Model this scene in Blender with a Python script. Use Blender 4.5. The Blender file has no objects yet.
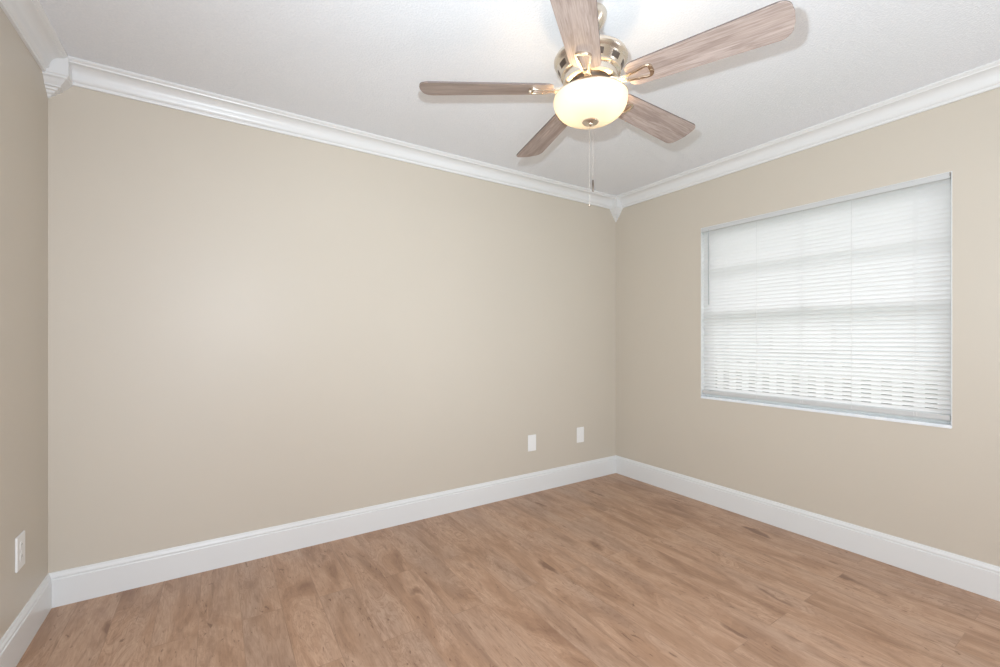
import bpy, bmesh, math, random
from mathutils import Vector, Matrix
random.seed(4)
S = bpy.context.scene
C = S.collection
PI = math.pi

# ---------------------------------------------------------------- camera
FPX = 438.0
cam_d = bpy.data.cameras.new('camera')
cam = bpy.data.objects.new('camera', cam_d); C.objects.link(cam)
cam_d.sensor_width = 36; cam_d.lens = FPX / 1000 * 36
cam_d.shift_y = 0.0055; cam_d.clip_start = 0.02
cam.location = (0, 0, 1.18)
cam.rotation_euler = (PI / 2, 0, -math.atan2(0.5443, 0.8388))
S.camera = cam

# ---------------------------------------------------------------- light
S.view_settings.view_transform = 'Standard'
S.view_settings.look = 'None'
S.view_settings.gamma = 1.0
S.view_settings.use_curve_mapping = False
S.view_settings.exposure = 0.0

W = bpy.data.worlds.new('sky'); S.world = W; W.use_nodes = True
bg = W.node_tree.nodes['Background']
bg.inputs[0].default_value = (0.96, 0.97, 1.0, 1); bg.inputs[1].default_value = 2.7

def lamp(name, kind, loc, power, col, size=0.1, size_y=None, aim=None):
    d = bpy.data.lights.new(name, kind); d.energy = power; d.color = col
    if kind == 'AREA':
        d.size = size
        if size_y: d.shape = 'RECTANGLE'; d.size_y = size_y
    else: d.shadow_soft_size = size
    o = bpy.data.objects.new(name, d); C.objects.link(o); o.location = loc
    if aim is not None:
        o.rotation_euler = (Vector(aim) - Vector(loc)).to_track_quat('-Z', 'Y').to_euler()
    return o

# the photographer's flash just above the camera (tilted head plus spill) and two soft area fills added behind to even out the room
fl = lamp('camera_flash', 'SPOT', (0.084, 0.157, 1.397), 82.0, (0.90, 1.05, 1.12), 0.016, aim=(2.2, 1.9, 2.25))
fl.data.spot_size = math.radians(125); fl.data.spot_blend = 1.0
lamp('flash_spill', 'POINT', (0.084, 0.157, 1.397), 36.0, (0.92, 1.03, 1.18), 0.016)
lamp('rear_fill_left', 'AREA', (-0.3, -0.8, 1.2), 31.0, (0.96, 1.05, 1.17), 0.5, 2.0, aim=(1.2, 2, 1.2))
lamp('rear_fill_right', 'AREA', (2.6, -0.8, 1.2), 17.0, (0.93, 1.04, 1.16), 0.6, 2.0, aim=(0, 2, 1.2))

# ---------------------------------------------------------------- room numbers
XL, XR, YB, YF, ZC = -0.618, 2.971, 2.6945, -0.92, 2.41

# ---------------------------------------------------------------- helpers
def link(name, me, mat=None, parent=None):
    o = bpy.data.objects.new(name, me); C.objects.link(o)
    if mat: me.materials.append(mat)
    if parent: o.parent = parent
    return o

def obj(name, bm, mat=None, parent=None, smooth=False):
    bmesh.ops.recalc_face_normals(bm, faces=bm.faces)
    me = bpy.data.meshes.new(name); bm.to_mesh(me); bm.free()
    if smooth:
        for p in me.polygons: p.use_smooth = True
    o = link(name, me, mat, parent)
    if smooth:
        m = o.modifiers.new('edges', 'EDGE_SPLIT'); m.split_angle = math.radians(35)
    return o

def box(bm, x0, x1, y0, y1, z0, z1, bev=0):
    r = bmesh.ops.create_cube(bm, size=1)
    vs = r['verts']
    for v in vs:
        v.co = Vector(((x0 + x1) / 2 + v.co.x * (x1 - x0), (y0 + y1) / 2 + v.co.y * (y1 - y0), (z0 + z1) / 2 + v.co.z * (z1 - z0)))
    if bev:
        es = list({e for v in vs for e in v.link_edges})
        bmesh.ops.bevel(bm, geom=es, offset=bev, segments=2, affect='EDGES')
    return bm

def lathe(bm, prof, seg=48, c=(0, 0, 0), closed=False):
    """prof: list of (r, z)"""
    rings = []
    for r, z in prof:
        if r < 1e-6: rings.append([bm.verts.new((c[0], c[1], c[2] + z))])
        else: rings.append([bm.verts.new((c[0] + r * math.cos(2 * PI * i / seg), c[1] + r * math.sin(2 * PI * i / seg), c[2] + z)) for i in range(seg)])
    pairs = list(zip(rings, rings[1:]))
    if closed: pairs.append((rings[-1], rings[0]))
    for A, B in pairs:
        for i in range(seg):
            j = (i + 1) % seg
            if len(A) == 1 and len(B) == 1: continue
            if len(A) == 1: bm.faces.new((A[0], B[j], B[i]))
            elif len(B) == 1: bm.faces.new((A[i], A[j], B[0]))
            else: bm.faces.new((A[i], A[j], B[j], B[i]))
    return bm

def rod(bm, p0, p1, r, seg=8):
    p0, p1 = Vector(p0), Vector(p1); d = p1 - p0
    q = d.to_track_quat('Z', 'Y')
    ra = [[bm.verts.new(p + q @ Vector((r * math.cos(2 * PI * i / seg), r * math.sin(2 * PI * i / seg), 0))) for i in range(seg)] for p in (p0, p1)]
    for i in range(seg):
        j = (i + 1) % seg; bm.faces.new((ra[0][i], ra[0][j], ra[1][j], ra[1][i]))
    bm.faces.new(ra[0][::-1]); bm.faces.new(ra[1])
    return bm

def run_profile(bm, prof, p0, p1, inward):
    """sweeps a (distance from wall, z) outline from p0 to p1 along a wall; inward = unit vector into the room"""
    n = Vector((inward[0], inward[1], 0))
    A = [bm.verts.new(Vector((p0[0], p0[1], 0)) + n * d + Vector((0, 0, z))) for d, z in prof]
    B = [bm.verts.new(Vector((p1[0], p1[1], 0)) + n * d + Vector((0, 0, z))) for d, z in prof]
    k = len(prof)
    for i in range(k):
        j = (i + 1) % k; bm.faces.new((A[i], A[j], B[j], B[i]))
    bm.faces.new(A); bm.faces.new(B[::-1])
    return bm

def struct(o): o['kind'] = 'structure'; return o
def tag(o, label, cat, group=None):
    o['label'] = label; o['category'] = cat
    if group: o['group'] = group
    return o
def empty(name, loc, label, cat, group=None):
    o = bpy.data.objects.new(name, None); C.objects.link(o); o.location = loc; o.empty_display_size = 0.1
    return tag(o, label, cat, group)

# ---------------------------------------------------------------- materials
def srgb(r, g, b):
    f = lambda c: (c / 255 / 12.92) if c / 255 <= 0.04045 else ((c / 255 + 0.055) / 1.055) ** 2.4
    return (f(r), f(g), f(b), 1)

class NT:
    def __init__(s, name):
        s.m = bpy.data.materials.new(name); s.m.use_nodes = True
        s.t = s.m.node_tree; s.b = s.t.nodes['Principled BSDF']; s.out = s.t.nodes['Material Output']
    def n(s, kind, **kw):
        nd = s.t.nodes.new(kind)
        for k, v in kw.items():
            if k.startswith('i_'): s.set(nd.inputs[k[2:].replace('_', ' ')], v)
            else: setattr(nd, k, v)
        return nd
    def set(s, sock, v):
        if isinstance(v, bpy.types.NodeSocket): s.t.links.new(v, sock)
        else: sock.default_value = v
    def math(s, op, a, b=0.0, c=None, clamp=False):
        nd = s.t.nodes.new('ShaderNodeMath'); nd.operation = op; nd.use_clamp = clamp
        s.set(nd.inputs[0], a); s.set(nd.inputs[1], b)
        if c is not None: s.set(nd.inputs[2], c)
        return nd.outputs[0]
    def mix(s, fac, a, b, blend='MIX'):
        nd = s.t.nodes.new('ShaderNodeMix'); nd.data_type = 'RGBA'; nd.blend_type = blend
        s.set(nd.inputs[0], fac); s.set(nd.inputs[6], a); s.set(nd.inputs[7], b)
        return nd.outputs[2]
    def ramp(s, fac, stops, interp='LINEAR'):
        nd = s.t.nodes.new('ShaderNodeValToRGB'); nd.color_ramp.interpolation = interp
        e = nd.color_ramp.elements
        while len(e) < len(stops): e.new(0.5)
        for i, (p, col) in enumerate(stops):
            e[i].position = p; e[i].color = col if len(col) == 4 else (*col, 1)
        s.set(nd.inputs[0], fac); return nd.outputs[0]
    def coords(s): return s.n('ShaderNodeTexCoord').outputs['Object']
    def xyz(s, v):
        nd = s.n('ShaderNodeSeparateXYZ'); s.set(nd.inputs[0], v); return nd.outputs
    def vec(s, x, y, z=0.0):
        nd = s.n('ShaderNodeCombineXYZ'); s.set(nd.inputs[0], x); s.set(nd.inputs[1], y); s.set(nd.inputs[2], z); return nd.outputs[0]
    def noise(s, v, scale, detail=3, rough=0.5, dist=0.0):
        nd = s.n('ShaderNodeTexNoise'); s.set(nd.inputs['Vector'], v)
        nd.inputs['Scale'].default_value = scale; nd.inputs['Detail'].default_value = detail
        nd.inputs['Roughness'].default_value = rough; nd.inputs['Distortion'].default_value = dist
        return nd.outputs[0]
    def bump(s, h, strength, dist=0.01):
        nd = s.n('ShaderNodeBump'); nd.inputs['Strength'].default_value = strength; nd.inputs['Distance'].default_value = dist
        s.set(nd.inputs['Height'], h); s.set(s.b.inputs['Normal'], nd.outputs[0])

def paint(name, col, rough=0.5, bump=0.0, scale=300, spec=0.5, var=0.0):
    t = NT(name); t.b.inputs['Roughness'].default_value = rough
    t.b.inputs['Specular IOR Level'].default_value = spec
    co = t.coords()
    nz = t.noise(co, 2.0, 2)
    c2 = tuple(c * (1 - var) for c in col[:3]) + (1,)
    t.set(t.b.inputs['Base Color'], t.mix(nz, col, c2))
    if bump: t.bump(t.noise(co, scale, 3, 0.6), bump, 0.002)
    return t.m

WALL = paint('wall_paint', (0.60, 0.54, 0.455, 1), 0.42, 0.12, 220, 0.45, 0.02)
TRIM = paint('white_trim_paint', (0.76, 0.76, 0.75, 1), 0.3, 0.0, 1, 0.5, 0.01)
WHITE = paint('white_plastic', (0.86, 0.85, 0.83, 1), 0.35, 0.0, 1, 0.5, 0.01)
VINYL = paint('window_vinyl', (0.75, 0.77, 0.76, 1), 0.4, 0.0, 1, 0.5, 0.02)
RAIL = paint('blind_rail_enamel', (0.58, 0.58, 0.57, 1), 0.4, 0, 1, 0.5, 0.01)
DARK = paint('dark_slot', (0.25, 0.24, 0.22, 1), 0.6)

def ceiling_mat():
    t = NT('stippled_ceiling_paint'); co = t.coords()
    t.b.inputs['Roughness'].default_value = 0.85
    t.b.inputs['Specular IOR Level'].default_value = 0.2
    nz = t.noise(co, 120, 3, 0.6)
    n2 = t.ramp(nz, [(0.42, (0, 0, 0)), (0.62, (1, 1, 1))])
    t.set(t.b.inputs['Base Color'], t.mix(n2, (0.81, 0.83, 0.86, 1), (0.84, 0.855, 0.88, 1)))
    t.bump(n2, 0.26, 0.004)
    return t.m
CEIL = ceiling_mat()

def marble_mat():
    t = NT('cultured_marble_sill'); co = t.coords()
    t.b.inputs['Roughness'].default_value = 0.2
    nz = t.noise(co, 14, 6, 0.6, 1.5)
    t.set(t.b.inputs['Base Color'], t.ramp(nz, [(0.35, (0.90, 0.91, 0.92)), (0.6, (0.80, 0.83, 0.87))]))
    return t.m
MARBLE = marble_mat()

def floor_mat():
    t = NT('wood_look_plank_floor'); co = t.coords()
    x, y, z = t.xyz(co)
    br = t.n('ShaderNodeTexBrick'); br.offset = 0.37; br.offset_frequency = 2; br.squash = 1
    t.set(br.inputs['Vector'], t.vec(t.math('ADD', y, 0.31), t.math('ADD', x, 0.06)))
    for k, v in (('Scale', 1.0), ('Mortar Size', 0.0011), ('Mortar Smooth', 0.2), ('Bias', 0.0), ('Brick Width', 1.22), ('Row Height', 0.152)): br.inputs[k].default_value = v
    br.inputs['Color1'].default_value = (0, 0, 0, 1); br.inputs['Color2'].default_value = (1, 1, 1, 1)
    rnd = t.xyz(br.outputs['Color'])[0]
    seam = br.outputs['Fac']
    off = t.math('MULTIPLY', rnd, 37.0)
    # knots
    wp = t.noise(t.vec(t.math('MULTIPLY', x, 14), t.math('MULTIPLY', y, 6), off), 1.0, 3)
    wp = t.math('MULTIPLY', t.math('SUBTRACT', wp, 0.5), 0.9)
    kv = t.vec(t.math('ADD', t.math('MULTIPLY', x, 6.0), wp), t.math('ADD', t.math('MULTIPLY', y, 2.3), wp), t.math('MULTIPLY', rnd, 9))
    vo = t.n('ShaderNodeTexVoronoi'); t.set(vo.inputs['Vector'], kv); vo.inputs['Scale'].default_value = 1.0
    kd = vo.outputs['Distance']
    krand = t.xyz(vo.outputs['Color'])[0]
    kon = t.math('GREATER_THAN', krand, 0.60)
    ring = t.math('MULTIPLY', t.math('SUBTRACT', 1.0, t.math('MULTIPLY', kd, 2.6), clamp=True), kon)
    ring2 = t.math('POWER', ring, 2.0)
    # broad figure
    fig = t.noise(t.vec(t.math('MULTIPLY', x, 8.5), t.math('MULTIPLY', y, 1.9), off), 1.0, 5, 0.6, 1.0)
    fig = t.math('ADD', fig, t.math('MULTIPLY', ring2, 0.45))
    lines = t.math('SINE', t.math('MULTIPLY', fig, 95.0))
    lines = t.math('MULTIPLY', t.math('ADD', lines, 1.0), 0.5)
    lines = t.math('POWER', lines, 4.0)
    lmask = t.noise(t.vec(t.math('MULTIPLY', x, 6), t.math('MULTIPLY', y, 1.5), off), 1.0, 2)
    lmask = t.ramp(lmask, [(0.42, (0.1, 0.1, 0.1)), (0.65, (1, 1, 1))])
    lines = t.math('MULTIPLY', lines, lmask)
    base = t.ramp(fig, [(0.28, (0.31, 0.185, 0.12)), (0.44, (0.475, 0.305, 0.20)), (0.58, (0.585, 0.40, 0.28)), (0.74, (0.46, 0.29, 0.19))])
    grey = t.noise(t.vec(t.math('MULTIPLY', x, 5), t.math('MULTIPLY', y, 1.3), t.math('ADD', off, 5)), 1.0, 3)
    base = t.mix(t.ramp(grey, [(0.45, (0, 0, 0)), (0.72, (0.45, 0.45, 0.45))]), base, (0.47, 0.37, 0.30, 1))
    blot = t.noise(t.vec(t.math('MULTIPLY', x, 9), t.math('MULTIPLY', y, 2.4), t.math('ADD', off, 8)), 1.0, 4, 0.6, 0.8)
    base = t.mix(t.ramp(blot, [(0.55, (0, 0, 0)), (0.75, (0.55, 0.55, 0.55))]), base, (0.30, 0.185, 0.125, 1))
    base = t.mix(t.math('MULTIPLY', lines, 0.42), base, (0.27, 0.145, 0.085, 1))
    fine = t.noise(t.vec(t.math('MULTIPLY', x, 150), t.math('MULTIPLY', y, 13), off), 1.0, 4, 0.7)
    base = t.mix(t.ramp(fine, [(0.36, (0.32, 0.32, 0.32)), (0.6, (0, 0, 0))]), base, (0.30, 0.175, 0.11, 1))
    streak = t.noise(t.vec(t.math('MULTIPLY', x, 40), t.math('MULTIPLY', y, 5.5), t.math('ADD', off, 3)), 1.0, 5, 0.7, 1.2)
    base = t.mix(t.ramp(streak, [(0.54, (0, 0, 0)), (0.70, (0.5, 0.5, 0.5))]), base, (0.23, 0.13, 0.08, 1))
    kn = t.noise(t.vec(t.math('MULTIPLY', x, 40), t.math('MULTIPLY', y, 22), off), 1.0, 3)
    knot = t.math('SUBTRACT', ring, t.math('MULTIPLY', kn, 0.28))
    base = t.mix(t.ramp(knot, [(0.34, (0, 0, 0)), (0.60, (0.75, 0.75, 0.75))]), base, (0.20, 0.11, 0.07, 1))
    crack = t.noise(t.vec(t.math('MULTIPLY', x, 34), t.math('MULTIPLY', y, 9), t.math('ADD', off, 11)), 1.0, 3, 0.6, 2.2)
    base = t.mix(t.ramp(crack, [(0.64, (0, 0, 0)), (0.70, (0.8, 0.8, 0.8))]), base, (0.21, 0.12, 0.075, 1))
    shade = t.math('ADD', 0.96, t.math('MULTIPLY', rnd, 0.08))
    sh = t.vec(shade, shade, shade)
    base = t.mix(1.0, base, sh, 'MULTIPLY')
    base = t.mix(t.math('MULTIPLY', seam, 0.28), base, (0.14, 0.085, 0.055, 1))
    base = t.mix(1.0, base, (0.93, 0.875, 0.84, 1), 'MULTIPLY')
    t.set(t.b.inputs['Base Color'], base)
    t.b.inputs['Roughness'].default_value = 0.42
    t.b.inputs['Specular IOR Level'].default_value = 0.4
    t.bump(t.math('SUBTRACT', fine, t.math('MULTIPLY', seam, 1.5)), 0.08, 0.001)
    return t.m
FLOOR = floor_mat()

def blade_mat():
    t = NT('weathered_oak_blade'); co = t.coords()
    x, y, z = t.xyz(co)
    oi = t.n('ShaderNodeObjectInfo').outputs['Random']
    off = t.math('MULTIPLY', oi, 50)
    fig = t.noise(t.vec(t.math('MULTIPLY', x, 2.0), t.math('MULTIPLY', y, 24), off), 1.0, 5, 0.6, 0.35)
    ln = t.math('POWER', t.math('MULTIPLY', t.math('ADD', t.math('SINE', t.math('MULTIPLY', fig, 45)), 1), 0.5), 3)
    base = t.ramp(fig, [(0.3, (0.28, 0.215, 0.185)), (0.5, (0.44, 0.355, 0.315)), (0.7, (0.53, 0.44, 0.40))])
    base = t.mix(t.math('MULTIPLY', ln, 0.35), base, (0.20, 0.145, 0.12, 1))
    fine = t.noise(t.vec(t.math('MULTIPLY', x, 9), t.math('MULTIPLY', y, 220), off), 1.0, 3, 0.7)
    base = t.mix(t.ramp(fine, [(0.35, (0.5, 0.5, 0.5)), (0.6, (0, 0, 0))]), base, (0.21, 0.155, 0.13, 1))
    t.set(t.b.inputs['Base Color'], base)
    t.b.inputs['Roughness'].default_value = 0.5
    return t.m
BLADE = blade_mat()

def metal(name, col, rough):
    t = NT(name); t.b.inputs['Base Color'].default_value = col
    t.b.inputs['Metallic'].default_value = 1.0
    co = t.coords(); x, y, z = t.xyz(co)
    nz = t.noise(t.vec(t.math('MULTIPLY', x, 20), t.math('MULTIPLY', y, 20), t.math('MULTIPLY', z, 700)), 1, 2)
    t.set(t.b.inputs['Roughness'], t.math('ADD', rough - 0.02, t.math('MULTIPLY', nz, 0.04)))
    return t.m
NICKEL = metal('brushed_nickel', (0.76, 0.68, 0.58, 1), 0.26)
NICKEL_D = metal('dark_nickel_vent', (0.16, 0.13, 0.11, 1), 0.4)

def bowl_mat():
    t = NT('lit_frosted_glass')
    tr = t.n('ShaderNodeBsdfTranslucent'); tr.inputs[0].default_value = (0.52, 0.50, 0.455, 1)
    df = t.n('ShaderNodeBsdfDiffuse'); df.inputs[0].default_value = (0.9, 0.87, 0.80, 1)
    gl = t.n('ShaderNodeBsdfGlossy'); gl.inputs['Roughness'].default_value = 0.15
    em = t.n('ShaderNodeEmission'); em.inputs[0].default_value = (1.0, 0.80, 0.52, 1); em.inputs[1].default_value = 0.16
    m1 = t.n('ShaderNodeMixShader'); m1.inputs[0].default_value = 0.45
    t.set(m1.inputs[1], tr.outputs[0]); t.set(m1.inputs[2], df.outputs[0])
    m2 = t.n('ShaderNodeMixShader'); m2.inputs[0].default_value = 0.05
    t.set(m2.inputs[1], m1.outputs[0]); t.set(m2.inputs[2], gl.outputs[0])
    ad = t.n('ShaderNodeAddShader'); t.set(ad.inputs[0], m2.outputs[0]); t.set(ad.inputs[1], em.outputs[0])
    t.set(t.out.inputs[0], ad.outputs[0])
    return t.m
BOWL = bowl_mat()

def slat_mat():
    t = NT('white_vinyl_slat')
    tr = t.n('ShaderNodeBsdfTranslucent'); tr.inputs[0].default_value = (0.94, 0.93, 0.925, 1)
    df = t.n('ShaderNodeBsdfDiffuse'); df.inputs[0].default_value = (0.78, 0.78, 0.775, 1)
    gl = t.n('ShaderNodeBsdfGlossy'); gl.inputs['Roughness'].default_value = 0.35
    m1 = t.n('ShaderNodeMixShader'); m1.inputs[0].default_value = 0.60
    t.set(m1.inputs[1], tr.outputs[0]); t.set(m1.inputs[2], df.outputs[0])
    m2 = t.n('ShaderNodeMixShader'); m2.inputs[0].default_value = 0.04
    t.set(m2.inputs[1], m1.outputs[0]); t.set(m2.inputs[2], gl.outputs[0])
    t.set(t.out.inputs[0], m2.outputs[0])
    return t.m
SLAT = slat_mat()

def glass_mat():
    t = NT('window_glass')
    tr = t.n('ShaderNodeBsdfTransparent'); tr.inputs[0].default_value = (0.96, 0.965, 0.965, 1)
    gl = t.n('ShaderNodeBsdfGlossy'); gl.inputs['Roughness'].default_value = 0.02
    m = t.n('ShaderNodeMixShader'); m.inputs[0].default_value = 0.06
    t.set(m.inputs[1], tr.outputs[0]); t.set(m.inputs[2], gl.outputs[0])
    t.set(t.out.inputs[0], m.outputs[0])
    return t.m
GLASS = glass_mat()
WAND = paint('clear_grey_acrylic', (0.42, 0.43, 0.43, 1), 0.25)
CORD = paint('blind_cord', (0.70, 0.70, 0.69, 1), 0.7)

# ---------------------------------------------------------------- room shell
T = 0.12
f = obj('floor', box(bmesh.new(), XL - T, XR + T, YF - T, YB + T, -0.1, 0), FLOOR); struct(f)
struct(obj('ceiling', box(bmesh.new(), XL - T, XR + T, YF - T, YB + T, ZC, ZC + 0.1), CEIL))
struct(obj('wall_back', box(bmesh.new(), XL - T, XR + T, YB, YB + T, 0, ZC), WALL))
struct(obj('wall_left', box(bmesh.new(), XL - T, XL, YF, YB, 0, ZC), WALL))
struct(obj('wall_front', box(bmesh.new(), XL - T, XR + T, YF - T, YF, 0, ZC), WALL))
WY0, WY1, WZ0, WZ1 = 0.583, 1.884, 0.752, 1.988
WT = 0.17
bm = bmesh.new()
def ring_quads(bm, X):
    ys = [YF, WY0, WY1, YB]; zs = [0, WZ0, WZ1, ZC]
    V = [[bm.verts.new((X, y, z)) for z in zs] for y in ys]
    for i in range(3):
        for j in range(3):
            if (i, j) != (1, 1): bm.faces.new((V[i][j], V[i + 1][j], V[i + 1][j + 1], V[i][j + 1]))
    return V
A = ring_quads(bm, XR); B = ring_quads(bm, XR + WT)
for (i, j), (k, l) in (((1, 1), (2, 1)), ((2, 1), (2, 2)), ((2, 2), (1, 2)), ((1, 2), (1, 1))):
    bm.faces.new((A[i][j], A[k][l], B[k][l], B[i][j]))
for j in range(3):
    bm.faces.new((A[0][j], A[0][j + 1], B[0][j + 1], B[0][j])); bm.faces.new((A[3][j], A[3][j + 1], B[3][j + 1], B[3][j]))
for i in range(3):
    bm.faces.new((A[i][0], A[i + 1][0], B[i + 1][0], B[i][0])); bm.faces.new((A[i][3], A[i + 1][3], B[i + 1][3], B[i][3]))
struct(obj('wall_right', bm, WALL))

# baseboards
BBP = [(0, 0), (0.0145, 0), (0.0145, 0.118), (0.0135, 0.121), (0.0105, 0.1225), (0.0105, 0.1265), (0.012, 0.1285),
       (0.0118, 0.133), (0.0095, 0.138), (0.007, 0.142), (0.006, 0.147), (0.0045, 0.150), (0, 0.151)]
struct(obj('baseboard_back', run_profile(bmesh.new(), BBP, (XL, YB), (XR, YB), (0, -1)), TRIM))
struct(obj('baseboard_left', run_profile(bmesh.new(), BBP, (XL, YF), (XL, YB), (1, 0)), TRIM))
struct(obj('baseboard_right', run_profile(bmesh.new(), BBP, (XR, YF), (XR, YB), (-1, 0)), TRIM))
struct(obj('baseboard_front', run_profile(bmesh.new(), BBP, (XL, YF), (XR, YF), (0, 1)), TRIM))

# crown moulding
z0 = ZC - 0.093
CRP = [(0, ZC), (0, z0), (0.010, z0), (0.012, z0 + 0.004), (0.012, z0 + 0.012), (0.016, z0 + 0.015), (0.021, z0 + 0.020), (0.0225, z0 + 0.027)]
for i in range(9):
    a = i / 8 * PI / 2
    # concave sweep
    CRP.append((0.024 + 0.040 * (1 - math.cos(a)), z0 + 0.030 + 0.042 * math.sin(a)))
CRP += [(0.067, z0 + 0.073), (0.069, z0 + 0.078), (0.076, z0 + 0.081), (0.080, z0 + 0.086), (0.080, ZC)]
struct(obj('trim_1', run_profile(bmesh.new(), CRP, (XL, YB), (XR, YB), (0, -1)), TRIM, smooth=True))
struct(obj('trim_2', run_profile(bmesh.new(), CRP, (XL, YF), (XL, YB), (1, 0)), TRIM, smooth=True))
struct(obj('trim_3', run_profile(bmesh.new(), CRP, (XR, YF), (XR, YB), (-1, 0)), TRIM, smooth=True))
struct(obj('trim_4', run_profile(bmesh.new(), CRP, (XL, YF), (XR, YF), (0, 1)), TRIM, smooth=True))

def corner_block(name, cx, cy, sx, sy, drop=1.0):
    """stepped crown corner block with a tapering drop, built into the corner (cx, cy)"""
    bm = bmesh.new()
    steps = [(0.082, ZC), (0.082, 2.322), (0.078, 2.318), (0.078, 2.310), (0.070, 2.305), (0.060, 2.293), (0.050, 2.283),
             (0.050, 2.277), (0.040, 2.275), (0.038, 2.267), (0.028, 2.264), (0.026, 2.256), (0.016, 2.251), (0.010, 2.242), (0.002, 2.237)]
    rings = []
    for s, z in steps:
        if z < 2.31: z = 2.31 - (2.31 - z) * drop
        rings.append([bm.verts.new((cx + sx * u * s, cy + sy * v * s, z)) for u, v in ((0, 0), (1, 0), (1, 1), (0, 1))])
    for P, Q in zip(rings, rings[1:]):
        for i in range(4):
            j = (i + 1) % 4; bm.faces.new((P[i], P[j], Q[j], Q[i]))
    bm.faces.new(rings[0]); bm.faces.new(rings[-1])
    struct(obj(name, bm, TRIM))
corner_block('trim_5', XL, YB, 1, -1)
corner_block('trim_6', XR, YB, -1, -1, 1.35)
corner_block('trim_7', XL, YF, 1, 1)
corner_block('trim_8', XR, YF, -1, 1)

# ---------------------------------------------------------------- window
FX0, FX1 = XR + 0.060, XR + 0.120
def frame_rect(bm, x0, x1, y0, y1, z0, z1, w, bev=0.002):
    box(bm, x0, x1, y0, y0 + w, z0, z1, bev); box(bm, x0, x1, y1 - w, y1, z0, z1, bev)
    box(bm, x0, x1, y0 + w, y1 - w, z0, z0 + w, bev); box(bm, x0, x1, y0 + w, y1 - w, z1 - w, z1, bev)
    return bm
SZ = 0.764   # top of the sill
win = struct(obj('window_1', frame_rect(bmesh.new(), FX0, FX1, WY0, WY1, SZ, WZ1, 0.022), VINYL))
MZ = 1.362
up = obj('window_sash', frame_rect(bmesh.new(), FX0 + 0.034, FX0 + 0.054, WY0 + 0.022, WY1 - 0.022, MZ - 0.018, WZ1 - 0.022, 0.036), VINYL, win)
lo = obj('window_sash', frame_rect(bmesh.new(), FX0 + 0.008, FX0 + 0.032, WY0 + 0.022, WY1 - 0.022, SZ + 0.018, MZ + 0.022, 0.036), VINYL, win)
obj('glass_pane', box(bmesh.new(), FX0 + 0.042, FX0 + 0.045, WY0 + 0.055, WY1 - 0.055, MZ + 0.015, WZ1 - 0.055), GLASS, up)
obj('glass_pane', box(bmesh.new(), FX0 + 0.018, FX0 + 0.021, WY0 + 0.055, WY1 - 0.055, SZ + 0.050, MZ - 0.012), GLASS, lo)
obj('muntin', box(bmesh.new(), FX0 + 0.030, FX0 + 0.048, WY0 + 0.058, WY1 - 0.06, 1.665, 1.693, 0.002), VINYL, up)
lk = bmesh.new(); box(lk, FX0 - 0.004, FX0 + 0.012, 1.20, 1.26, MZ + 0.022, MZ + 0.032, 0.003); rod(lk, (FX0 + 0.004, 1.23, MZ + 0.03), (FX0 + 0.004, 1.23, MZ + 0.042), 0.008)
obj('sash_lock', lk, VINYL, lo)
obj('window_sill', box(bmesh.new(), XR - 0.006, FX1, WY0 - 0.0, WY1 + 0.0, WZ0 - 0.004, SZ, 0.003), MARBLE, win)
# plaster return lined in white
rt = bmesh.new()
box(rt, XR - 0.0015, FX0, WY1 - 0.003, WY1, SZ, WZ1); box(rt, XR - 0.0015, FX0, WY0, WY0 + 0.003, SZ, WZ1); box(rt, XR - 0.0015, FX0, WY0 + 0.003, WY1 - 0.003, WZ1 - 0.003, WZ1)
obj('window_jamb', rt, TRIM, win)

# ---------------------------------------------------------------- blind
BX = XR + 0.018
BY0, BY1 = WY0 + 0.006, WY1 - 0.006
bl = empty('window_blind', (BX, (BY0 + BY1) / 2, WZ1 - 0.003), 'white horizontal mini blind lowered over the window, slats tilted', 'window blind')
def child(name, bm, mat, parent=bl, smooth=False, base=None):
    o = obj(name, bm, mat, parent, smooth)
    p = parent if base is None else base
    o.matrix_parent_inverse = Matrix.Translation(-Vector(p.location))
    return o
hr = bmesh.new(); box(hr, BX - 0.0185, BX + 0.012, BY0, BY1, WZ1 - 0.031, WZ1 - 0.003, 0.002)
child('headrail', hr, RAIL)
eb = bmesh.new(); box(eb, BX - 0.0215, BX - 0.0185, BY0, BY0 + 0.004, WZ1 - 0.022, WZ1 - 0.003, 0.0008)
eb2 = child('end_bracket', eb, paint('bracket_grey', (0.35, 0.33, 0.31, 1), 0.5))
eb = bmesh.new(); box(eb, BX - 0.0215, BX - 0.0185, BY1 - 0.010, BY1, WZ1 - 0.033, WZ1 - 0.003, 0.0008)
child('end_bracket', eb, RAIL)
SB, ST = 0.825, WZ1 - 0.040
pitch = 0.0233
ns = int(round((ST - SB) / pitch))
tilt = math.radians(56)
sl = bmesh.new()
rs = random.Random(3)
for k in range(ns + 1):
    zc_ = SB + (ST - SB) * k / ns
    tl = tilt + math.radians(rs.uniform(-0.8, 0.8))
    prev = None
    NY = 14
    sag = rs.uniform(-0.0003, 0.0003)
    rows = []
    for i in range(5):
        u = (i / 4 - 0.5) * 0.0268             # across slat, - = room side
        h = 0.0023 * (1 - (u / 0.0134) ** 2)  # crown
        dx = u * math.cos(tl) + h * math.sin(tl)
        dz = -u * math.sin(tl) + h * math.cos(tl)
        rows.append([sl.verts.new((BX + dx, BY0 + 0.003 + (BY1 - BY0 - 0.006) * j / NY, zc_ + dz + sag * math.sin(j / NY * PI * 3))) for j in range(NY + 1)])
    for P, Q in zip(rows, rows[1:]):
        for j in range(NY): sl.faces.new((P[j], P[j + 1], Q[j + 1], Q[j]))
so = child('slats', sl, SLAT)
for p in so.data.polygons: p.use_smooth = True
br_ = bmesh.new(); box(br_, BX - 0.0125, BX + 0.0125, BY0 + 0.002, BY1 - 0.002, 0.784, 0.810, 0.003)
child('bottom_rail', br_, RAIL)
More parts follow.
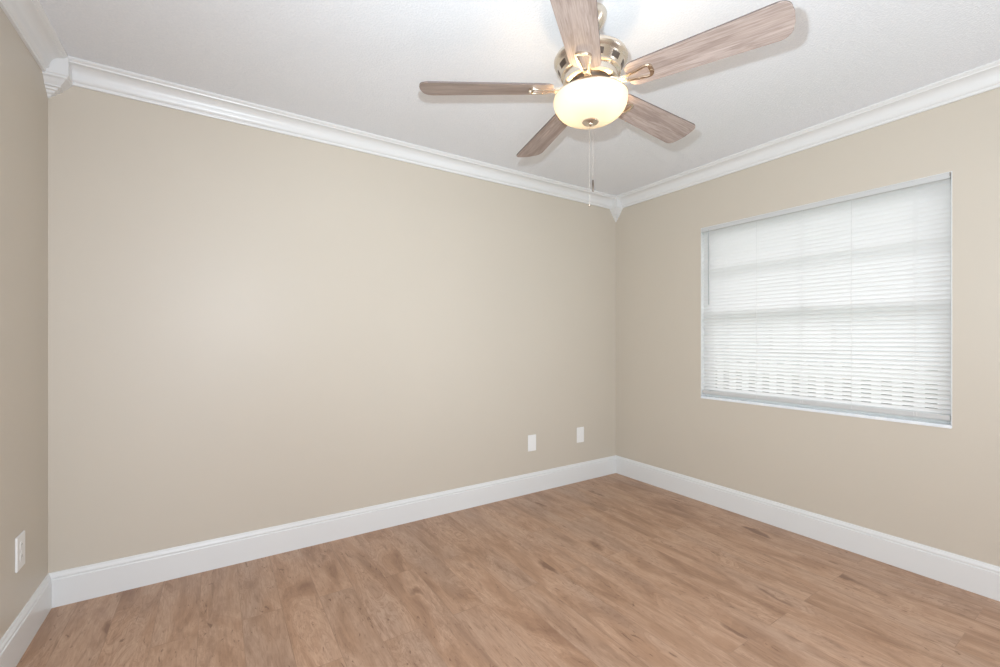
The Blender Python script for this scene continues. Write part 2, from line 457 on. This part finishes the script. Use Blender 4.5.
for y in (1.495, 0.983):
    b = bmesh.new(); rod(b, (BX - 0.014, y, 0.79), (BX - 0.014, y, WZ1 - 0.03), 0.0009, 6)
    child('lift_cord', b, CORD)
for y in (1.232, 0.717, 1.70):
    b = bmesh.new()
    for dy in (-0.006, 0.006):
        rod(b, (BX - 0.0128, y + dy, 0.79), (BX - 0.0128, y + dy, WZ1 - 0.03), 0.0006, 5)
        rod(b, (BX + 0.0128, y + dy, 0.79), (BX + 0.0128, y + dy, WZ1 - 0.03), 0.0006, 5)
    child('ladder_cord', b, SLAT)
b = bmesh.new(); rod(b, (BX - 0.024, 1.821, WZ1 - 0.045), (BX - 0.022, 1.821, 1.425), 0.0045, 6); rod(b, (BX - 0.0245, 1.821, WZ1 - 0.02), (BX - 0.024, 1.821, WZ1 - 0.045), 0.0015, 6)
child('tilt_wand', b, WAND)

# ---------------------------------------------------------------- wall plates
def wall_plate(name, loc, rz, label, cat, kind, w=0.086, h=0.135):
    e = empty(name, loc, label, cat); e.rotation_euler = (0, 0, rz)   # local -y faces the room
    o = obj('cover_plate', box(bmesh.new(), -w / 2, w / 2, -0.006, 0, -h / 2, h / 2, 0.0025), WHITE, e)
    if kind == 'decor':
        obj('receptacle', box(bmesh.new(), -0.0165, 0.0165, -0.0085, -0.005, -0.034, 0.034, 0.0012), WHITE, e)
    if kind == 'duplex':
        for s in (-1, 1):
            b = bmesh.new(); rod(b, (0, -0.005, s * 0.0215), (0, -0.0072, s * 0.0215), 0.0165, 20)
            r = obj('receptacle', b, WHITE, e)
            b = bmesh.new(); box(b, -0.0075, -0.0055, -0.0076, -0.0068, s * 0.0215 - 0.002, s * 0.0215 + 0.007); box(b, 0.0055, 0.0075, -0.0076, -0.0068, s * 0.0215 - 0.002, s * 0.0215 + 0.006)
            obj('slot', b, DARK, r)
    for s in ((0,) if kind == 'duplex' else (-0.048, 0.048)):
        b = bmesh.new(); rod(b, (0, -0.0055, s), (0, -0.0070, s), 0.003, 10)
        obj('screw', b, WHITE, e)
    return e
wall_plate('blank_wall_plate', (2.040, YB, 0.381), 0, 'blank white cover plate on the back wall, left of the two near the corner', 'wall plate', 'blank', 0.078, 0.124)
wall_plate('outlet', (2.543, YB, 0.384), 0, 'white outlet with a raised centre insert on the back wall, nearest the window corner', 'outlet', 'decor', 0.080, 0.126)
wall_plate('outlet', (XL, 2.357, 0.384), PI / 2, 'white outlet low on the left wall beside the left corner', 'outlet', 'duplex', 0.084, 0.130)

# ---------------------------------------------------------------- ceiling fan
FX, FY, FZ = 1.190, 1.205, 2.126
fan = empty('ceiling_fan', (FX, FY, ZC), 'five-blade ceiling fan with weathered wood blades, nickel motor and lit glass bowl', 'ceiling fan')
D = FZ - ZC       # blade plane in fan space (-0.284)
def fobj(name, bm, mat, parent=fan, smooth=True): return obj(name, bm, mat, parent, smooth)
def Z(z): return z - ZC
fobj('canopy', lathe(bmesh.new(), [(0, 0), (0.060, 0), (0.062, -0.006), (0.060, -0.020), (0.052, -0.038), (0.038, -0.052), (0.026, -0.060), (0.020, -0.062), (0, -0.062)]), NICKEL)
fobj('downrod', lathe(bmesh.new(), [(0, -0.05), (0.013, -0.05), (0.013, -0.11), (0.022, -0.112), (0.024, -0.135), (0, -0.140)], 24), NICKEL)
# housing: shallow dome top, wide rolled lip, stepped lower body
housing = fobj('motor_housing', lathe(bmesh.new(), [(0, Z(2.277)), (0.040, Z(2.277)), (0.060, Z(2.274)), (0.095, Z(2.264)), (0.120, Z(2.251)), (0.133, Z(2.241)), (0.137, Z(2.233)), (0.1365, Z(2.227)),
     (0.132, Z(2.220)), (0.127, Z(2.216)), (0.124, Z(2.212)), (0.110, Z(2.184)), (0.112, Z(2.181)), (0.111, Z(2.177)), (0.104, Z(2.175)), (0.1005, Z(2.171)), (0.0995, Z(2.154)), (0.1025, Z(2.151)), (0.1025, Z(2.147)), (0.099, Z(2.144)), (0.085, Z(2.142)), (0, Z(2.142))], 72), NICKEL)
# dark vent slots let into the cone under the lip
for k in range(10):
    vb = bmesh.new()
    a0 = math.radians(275) - 0.16 + 2 * PI * k / 10
    n = 5; ra = []
    for r, z in ((0.1215, 2.2070), (0.1130, 2.1900)):
        ra.append([vb.verts.new(((r + 0.0012) * math.cos(a0 + 0.32 * i / n), (r + 0.0012) * math.sin(a0 + 0.32 * i / n), Z(z))) for i in range(n + 1)])
    rb = [[vb.verts.new((v.co.x * 0.96, v.co.y * 0.96, v.co.z)) for v in row] for row in ra]
    for i in range(n):
        vb.faces.new((ra[0][i], ra[0][i + 1], ra[1][i + 1], ra[1][i]))
        vb.faces.new((ra[0][i], ra[0][i + 1], rb[0][i + 1], rb[0][i])); vb.faces.new((ra[1][i], ra[1][i + 1], rb[1][i + 1], rb[1][i]))
    vb.faces.new((ra[0][0], ra[1][0], rb[1][0], rb[0][0])); vb.faces.new((ra[0][n], ra[1][n], rb[1][n], rb[0][n]))
    obj('vent_slot', vb, NICKEL_D, housing)
fobj('flywheel', lathe(bmesh.new(), [(0, Z(2.143)), (0.082, Z(2.143)), (0.084, Z(2.141)), (0.084, Z(2.129)), (0.080, Z(2.126)), (0, Z(2.126))], 48), NICKEL_D)
fobj('switch_housing', lathe(bmesh.new(), [(0, Z(2.126)), (0.052, Z(2.126)), (0.055, Z(2.124)), (0.055, Z(2.112)), (0.050, Z(2.106)), (0, Z(2.106))], 40), NICKEL)
# lamp fitter spokes holding the bowl
b = bmesh.new()
lathe(b, [(0.131, Z(2.0925)), (0.1375, Z(2.0925)), (0.1375, Z(2.0895)), (0.131, Z(2.0895))], 64, closed=True)
for k in range(3):
    a0 = 0.5 + k * 2 * PI / 3
    rod(b, (0.045 * math.cos(a0), 0.045 * math.sin(a0), Z(2.112)), (0.134 * math.cos(a0), 0.134 * math.sin(a0), Z(2.091)), 0.003)
fobj('bowl_fitter', b, NICKEL)
def bowl_prof(rr, zt, zb, n=14):
    return [(rr * math.cos(a) ** 0.72, zt - (zt - zb) * math.sin(a) ** 0.95) for a in [i / n * PI / 2 * 0.985 for i in range(n + 1)]]
outer = [(0.1375, 2.089)] + bowl_prof(0.1375, 2.084, 2.004)
inner = (bowl_prof(0.1335, 2.084, 2.008) )[::-1] + [(0.1335, 2.089)]
bowl = fobj('light_bowl', lathe(bmesh.new(), [(r, Z(z)) for r, z in outer + inner], 72, closed=True), BOWL)
fobj('finial', lathe(bmesh.new(), [(0, Z(2.015)), (0.012, Z(2.015)), (0.012, Z(2.0045)), (0.029, Z(2.0045)), (0.031, Z(2.001)), (0.028, Z(1.9975)), (0.016, Z(1.9955)), (0.010, Z(1.9935)), (0.008, Z(1.989)), (0.004, Z(1.986)), (0, Z(1.9855))], 32), NICKEL, bowl)
# bulbs
def bulb_mat():
    t = NT('lit_bulb'); em = t.n('ShaderNodeEmission'); em.inputs[0].default_value = (1.0, 0.69, 0.38, 1); em.inputs[1].default_value = 95
    t.set(t.out.inputs[0], em.outputs[0]); return t.m
BULB = bulb_mat()
BP = [(0, -0.030), (0.010, -0.028), (0.016, -0.020), (0.0175, -0.010), (0.015, 0.002), (0.010, 0.014), (0.008, 0.022), (0, 0.022)]
for k, aa in enumerate((PI * 0.75, -PI * 0.25)):
    b = lathe(bmesh.new(), BP, 20)
    bo = fobj('bulb', b, BULB)
    bo.location = (0.080 * math.cos(aa), 0.080 * math.sin(aa), Z(2.078)); bo.rotation_euler = (0, math.radians(-70), aa)
    b = bmesh.new(); rod(b, (0, 0, 0.020), (0, 0, 0.040), 0.010, 14)
    obj('bulb_socket', b, NICKEL, bo)

# blades
def blade_outline(r0, r1, w0, w1, n=8):
    """right-hand then left-hand edge, rounded corners at the tip, softer root"""
    pts = []
    rr = 0.032; cr = 0.036
    def w(r): return w0 + (w1 - w0) * min(1, max(0, (r - r0) / (r1 - r0)))
    # root corner
    for i in range(n + 1):
        a = PI - i / n * PI / 2      # from -x to +y
        pts.append((r0 + rr + rr * math.cos(a), w(r0) - rr + rr * math.sin(a)))
    pts.append((0.45, w(0.45)))
    for i in range(n + 1):
        a = PI / 2 - i / n * PI / 2
        bul = 0.0
        pts.append((r1 - cr + cr * math.cos(a), w(r1) - cr + cr * math.sin(a)))
    # tip bulges slightly
    pts[-1] = (r1, pts[-1][1])
    tip = [(r1 + 0.004, 0.02), (r1 + 0.0045, 0.0)]
    half = pts + tip
    other = [(x, -y) for x, y in half[:-1]][::-1]
    return half + other
def blade_mesh():
    bm = bmesh.new(); th = 0.0055
    o = blade_outline(0.142, 0.640, 0.0555, 0.0715)
    top = [bm.verts.new((x, y, th / 2)) for x, y in o]; bot = [bm.verts.new((x, y, -th / 2)) for x, y in o]
    bm.faces.new(top); bm.faces.new(bot[::-1])
    k = len(o); es = []
    for i in range(k):
        j = (i + 1) % k; bm.faces.new((top[i], bot[i], bot[j], top[j]))
    es = [e for e in bm.edges if abs(e.verts[0].co.z - e.verts[1].co.z) < 1e-6]
    bmesh.ops.bevel(bm, geom=es, offset=0.001, segments=1, affect='EDGES')
    bmesh.ops.rotate(bm, verts=bm.verts, cent=(0, 0, 0), matrix=Matrix.Rotation(-0.2215, 3, 'X'))
    return bm
def iron_mesh():
    """open loop bracket under the blade: arm from the flywheel, loop with rounded end"""
    bm = bmesh.new()
    n = 12
    outer_ = []; inner_ = []
    # stations along r : (r, half width outer, half width inner)
    st = [(0.120, 0.011, 0.003), (0.145, 0.0155, 0.0075), (0.170, 0.0205, 0.0125), (0.195, 0.0255, 0.0175), (0.215, 0.0290, 0.0210)]
    O = [(r, w) for r, w, v in st]; I = [(r, v) for r, w, v in st]
    for i in range(1, n):
        a = PI / 2 - i / n * PI
        O.append((0.215 + 0.020 * math.cos(a), 0.029 * math.copysign(abs(math.sin(a)) ** 0.6, math.sin(a)))); I.append((0.215 + 0.006 * math.cos(a), 0.021 * math.copysign(abs(math.sin(a)) ** 0.6, math.sin(a))))
    O += [(r, -w) for r, w, v in st[::-1]]; I += [(r, -v) for r, w, v in st[::-1]]
    zt, zb = -0.003, -0.0105
    def lay(P, z): return [bm.verts.new((x, y, z)) for x, y in P]
    Ot, Ob, It, Ib = lay(O, zt), lay(O, zb), lay(I, zt), lay(I, zb)
    m = len(O)
    for i in range(m):
        j = (i + 1) % m
        bm.faces.new((Ot[i], Ot[j], Ob[j], Ob[i])); bm.faces.new((It[i], It[j], Ib[j], Ib[i]))
        bm.faces.new((Ot[i], Ot[j], It[j], It[i])); bm.faces.new((Ob[i], Ob[j], Ib[j], Ib[i]))
    es = [e for e in bm.edges if abs(e.verts[0].co.z - zb) < 1e-6 and abs(e.verts[1].co.z - zb) < 1e-6 and (len({*e.verts} & set(Ob)) == 2 or len({*e.verts} & set(Ib)) == 2)]
    bmesh.ops.bevel(bm, geom=es, offset=0.002, segments=2, affect='EDGES')
    for (x, y) in ((0.228, 0.0), (0.180, 0.019), (0.180, -0.019)):
        rod(bm, (x, y, zb - 0.002), (x, y, zb + 0.002), 0.0035, 10)
    bmesh.ops.rotate(bm, verts=bm.verts, cent=(0, 0, 0), matrix=Matrix.Rotation(-0.2215, 3, 'X'))
    # neck climbing from the loop to the flywheel
    nk = []
    for x, w, z, h in ((0.136, 0.014, -0.0065, 0.0075), (0.118, 0.011, -0.004, 0.008), (0.100, 0.011, 0.003, 0.009), (0.088, 0.014, 0.007, 0.010), (0.070, 0.016, 0.008, 0.010)):
        nk.append([bm.verts.new((x, sy * w, z + sz * h / 2)) for sy, sz in ((-1, -1), (1, -1), (1, 1), (-1, 1))])
    for P, Q in zip(nk, nk[1:]):
        for i in range(4):
            j = (i + 1) % 4; bm.faces.new((P[i], P[j], Q[j], Q[i]))
    bm.faces.new(nk[0]); bm.faces.new(nk[-1])
    return bm
b0 = obj('blade', blade_mesh(), BLADE, fan)
b0.data.materials.append(paint('blade_edge_band', (0.13, 0.10, 0.09, 1), 0.6))
for p in b0.data.polygons:
    if abs((Matrix.Rotation(0.2215, 3, 'X') @ p.normal).z) < 0.3: p.material_index = 1
i0 = obj('blade_iron', iron_mesh(), NICKEL, b0, smooth=True)
b0.location = (0, 0, D); b0.rotation_euler = (0, 0, 0.06)
for k in range(1, 5):
    b = b0.copy(); C.objects.link(b); b.parent = fan; b.location = (0, 0, D); b.rotation_euler = (0, 0, 0.06 + k * 2 * PI / 5)
    i = i0.copy(); C.objects.link(i); i.parent = b

# pull chains hang from the finial
def chain(dx, dy, ztop, zbot, fob):
    b = bmesh.new()
    n = int((ztop - zbot) / 0.0042)
    for q in range(n):
        zz = ztop - q * 0.0042
        bmesh.ops.create_icosphere(b, subdivisions=1, radius=0.0006, matrix=Matrix.Translation((dx, dy, Z(zz))))
    rod(b, (dx, dy, Z(ztop)), (dx, dy, Z(zbot)), 0.0003, 4)
    o = obj('pull_chain', b, NICKEL, fan)
    if fob == 'bar':
        obj('pull_fob', lathe(bmesh.new(), [(0, Z(zbot) + 0.002), (0.0025, Z(zbot)), (0.0036, Z(zbot) - 0.012), (0.0036, Z(zbot) - 0.040), (0.0015, Z(zbot) - 0.044), (0, Z(zbot) - 0.044)], 12, (dx, dy, 0)), NICKEL_D, o, True)
    else:
        b = bmesh.new(); bmesh.ops.create_icosphere(b, subdivisions=3, radius=0.0042, matrix=Matrix.Translation((dx, dy, Z(zbot) - 0.004)))
        obj('pull_fob', b, NICKEL, o, True)
chain(0.0095, -0.004, 1.997, 1.782, 'bar')
chain(-0.003, 0.002, 1.993, 1.690, 'ball')

# ---------------------------------------------------------------- outside, seen through the slats
GR = paint('lawn_grass', (0.16, 0.26, 0.09, 1), 0.9, 0.3, 60, 0.2, 0.35)
struct(obj('ground', box(bmesh.new(), XR + WT + 0.01, 26, -14, 20, -0.30, -0.20), GR))
OUTW = paint('exterior_white_paint', (0.80, 0.81, 0.82, 1), 0.6, 0, 1, 0.3, 0.03)
SOFF = paint('eave_soffit_paint', (0.66, 0.68, 0.68, 1), 0.7, 0, 1, 0.3, 0.04)
struct(obj('trim_9', box(bmesh.new(), XR + WT, XR + WT + 0.55, -2.5, 5.5, 2.28, 2.42), SOFF))
pf = empty('picket_fence', (5.5, 2.0, -0.20), 'white picket fence outside, seen through the lower blind slats', 'fence')
def rchild(name, bm, mat): 
    o = obj(name, bm, mat, pf); o.matrix_parent_inverse = Matrix.Translation(-Vector(pf.location)); return o
rchild('rail', box(bmesh.new(), 5.515, 5.55, -0.6, 5.6, 0.80, 0.86, 0.004), OUTW)
rchild('rail', box(bmesh.new(), 5.515, 5.55, -0.6, 5.6, 0.10, 0.16, 0.004), OUTW)
def picket(y):
    b = bmesh.new(); w = 0.072
    P = [(y, -0.16), (y + w, -0.16), (y + w, 0.92), (y + w / 2, 0.955), (y, 0.92)]
    A = [b.verts.new((5.49, a, c)) for a, c in P]; B = [b.verts.new((5.513, a, c)) for a, c in P]
    b.faces.new(A); b.faces.new(B[::-1])
    for i in range(5): b.faces.new((A[i], A[(i + 1) % 5], B[(i + 1) % 5], B[i]))
    return b
y = -0.5
while y < 5.5:
    rchild('picket', picket(y), OUTW)
    y += 0.160
# neighbouring house
SID = NT('lap_siding'); co = SID.coords(); xx, yy, zz = SID.xyz(co)
saw = SID.math('FRACT', SID.math('MULTIPLY', zz, 6.5))
SID.set(SID.b.inputs['Base Color'], SID.mix(SID.noise(co, 3.0, 3), (0.50, 0.55, 0.60, 1), (0.44, 0.50, 0.56, 1)))
SID.b.inputs['Roughness'].default_value = 0.7; SID.bump(saw, 0.8, 0.02); SID = SID.m
SHING = paint('grey_shingles', (0.42, 0.42, 0.43, 1), 0.9, 0.5, 40, 0.2, 0.2)
nh = obj('neighbour_house', box(bmesh.new(), 11.0, 15.0, -2.5, 9.0, -0.20, 1.80), SID)
tag(nh, 'pale low house beyond the picket fence, glimpsed between the slats', 'house')
b = bmesh.new()
V = [b.verts.new(p) for p in ((10.7, -2.8, 1.80), (10.7, 9.3, 1.80), (15.3, 9.3, 1.80), (15.3, -2.8, 1.80), (13.0, -2.8, 2.02), (13.0, 9.3, 2.02))]
for q in ((0, 1, 5, 4), (2, 3, 4, 5), (0, 4, 3), (1, 2, 5), (0, 3, 2, 1)): b.faces.new([V[i] for i in q])
obj('roof', b, SHING, nh)
wf = obj('window', frame_rect(bmesh.new(), 10.95, 11.0, 3.90, 5.21, 0.84, 1.74, 0.07), paint('dark_house_frame', (0.10, 0.10, 0.11, 1), 0.5), nh)
obj('pane', box(bmesh.new(), 10.97, 10.99, 3.97, 5.14, 0.91, 1.67), OUTW, wf)
# clipped hedge just behind the fence
HEDGE = paint('hedge_leaves', (0.08, 0.11, 0.08, 1), 0.8, 0.5, 40, 0.2, 0.5)
hb = bmesh.new(); hr_ = random.Random(8)
NYH, prof_h = 110, [(6.05, -0.2), (6.02, 0.2), (6.03, 0.6), (6.10, 0.82), (6.30, 0.86), (6.50, 0.82), (6.58, 0.6), (6.60, -0.2)]
rows = []
for j in range(NYH + 1):
    y = -0.8 + 6.6 * j / NYH
    rows.append([hb.verts.new((a + hr_.uniform(-.03, .03), y + hr_.uniform(-.02, .02), c + (hr_.uniform(-.03, .03) if c > -0.1 else 0))) for a, c in prof_h])
for P, Q in zip(rows, rows[1:]):
    for k in range(len(prof_h)):
        l = (k + 1) % len(prof_h); hb.faces.new((P[k], P[l], Q[l], Q[k]))
hb.faces.new(rows[0]); hb.faces.new(rows[-1])
tag(obj('hedge', hb, HEDGE), 'dark clipped hedge behind the white picket fence', 'hedge')
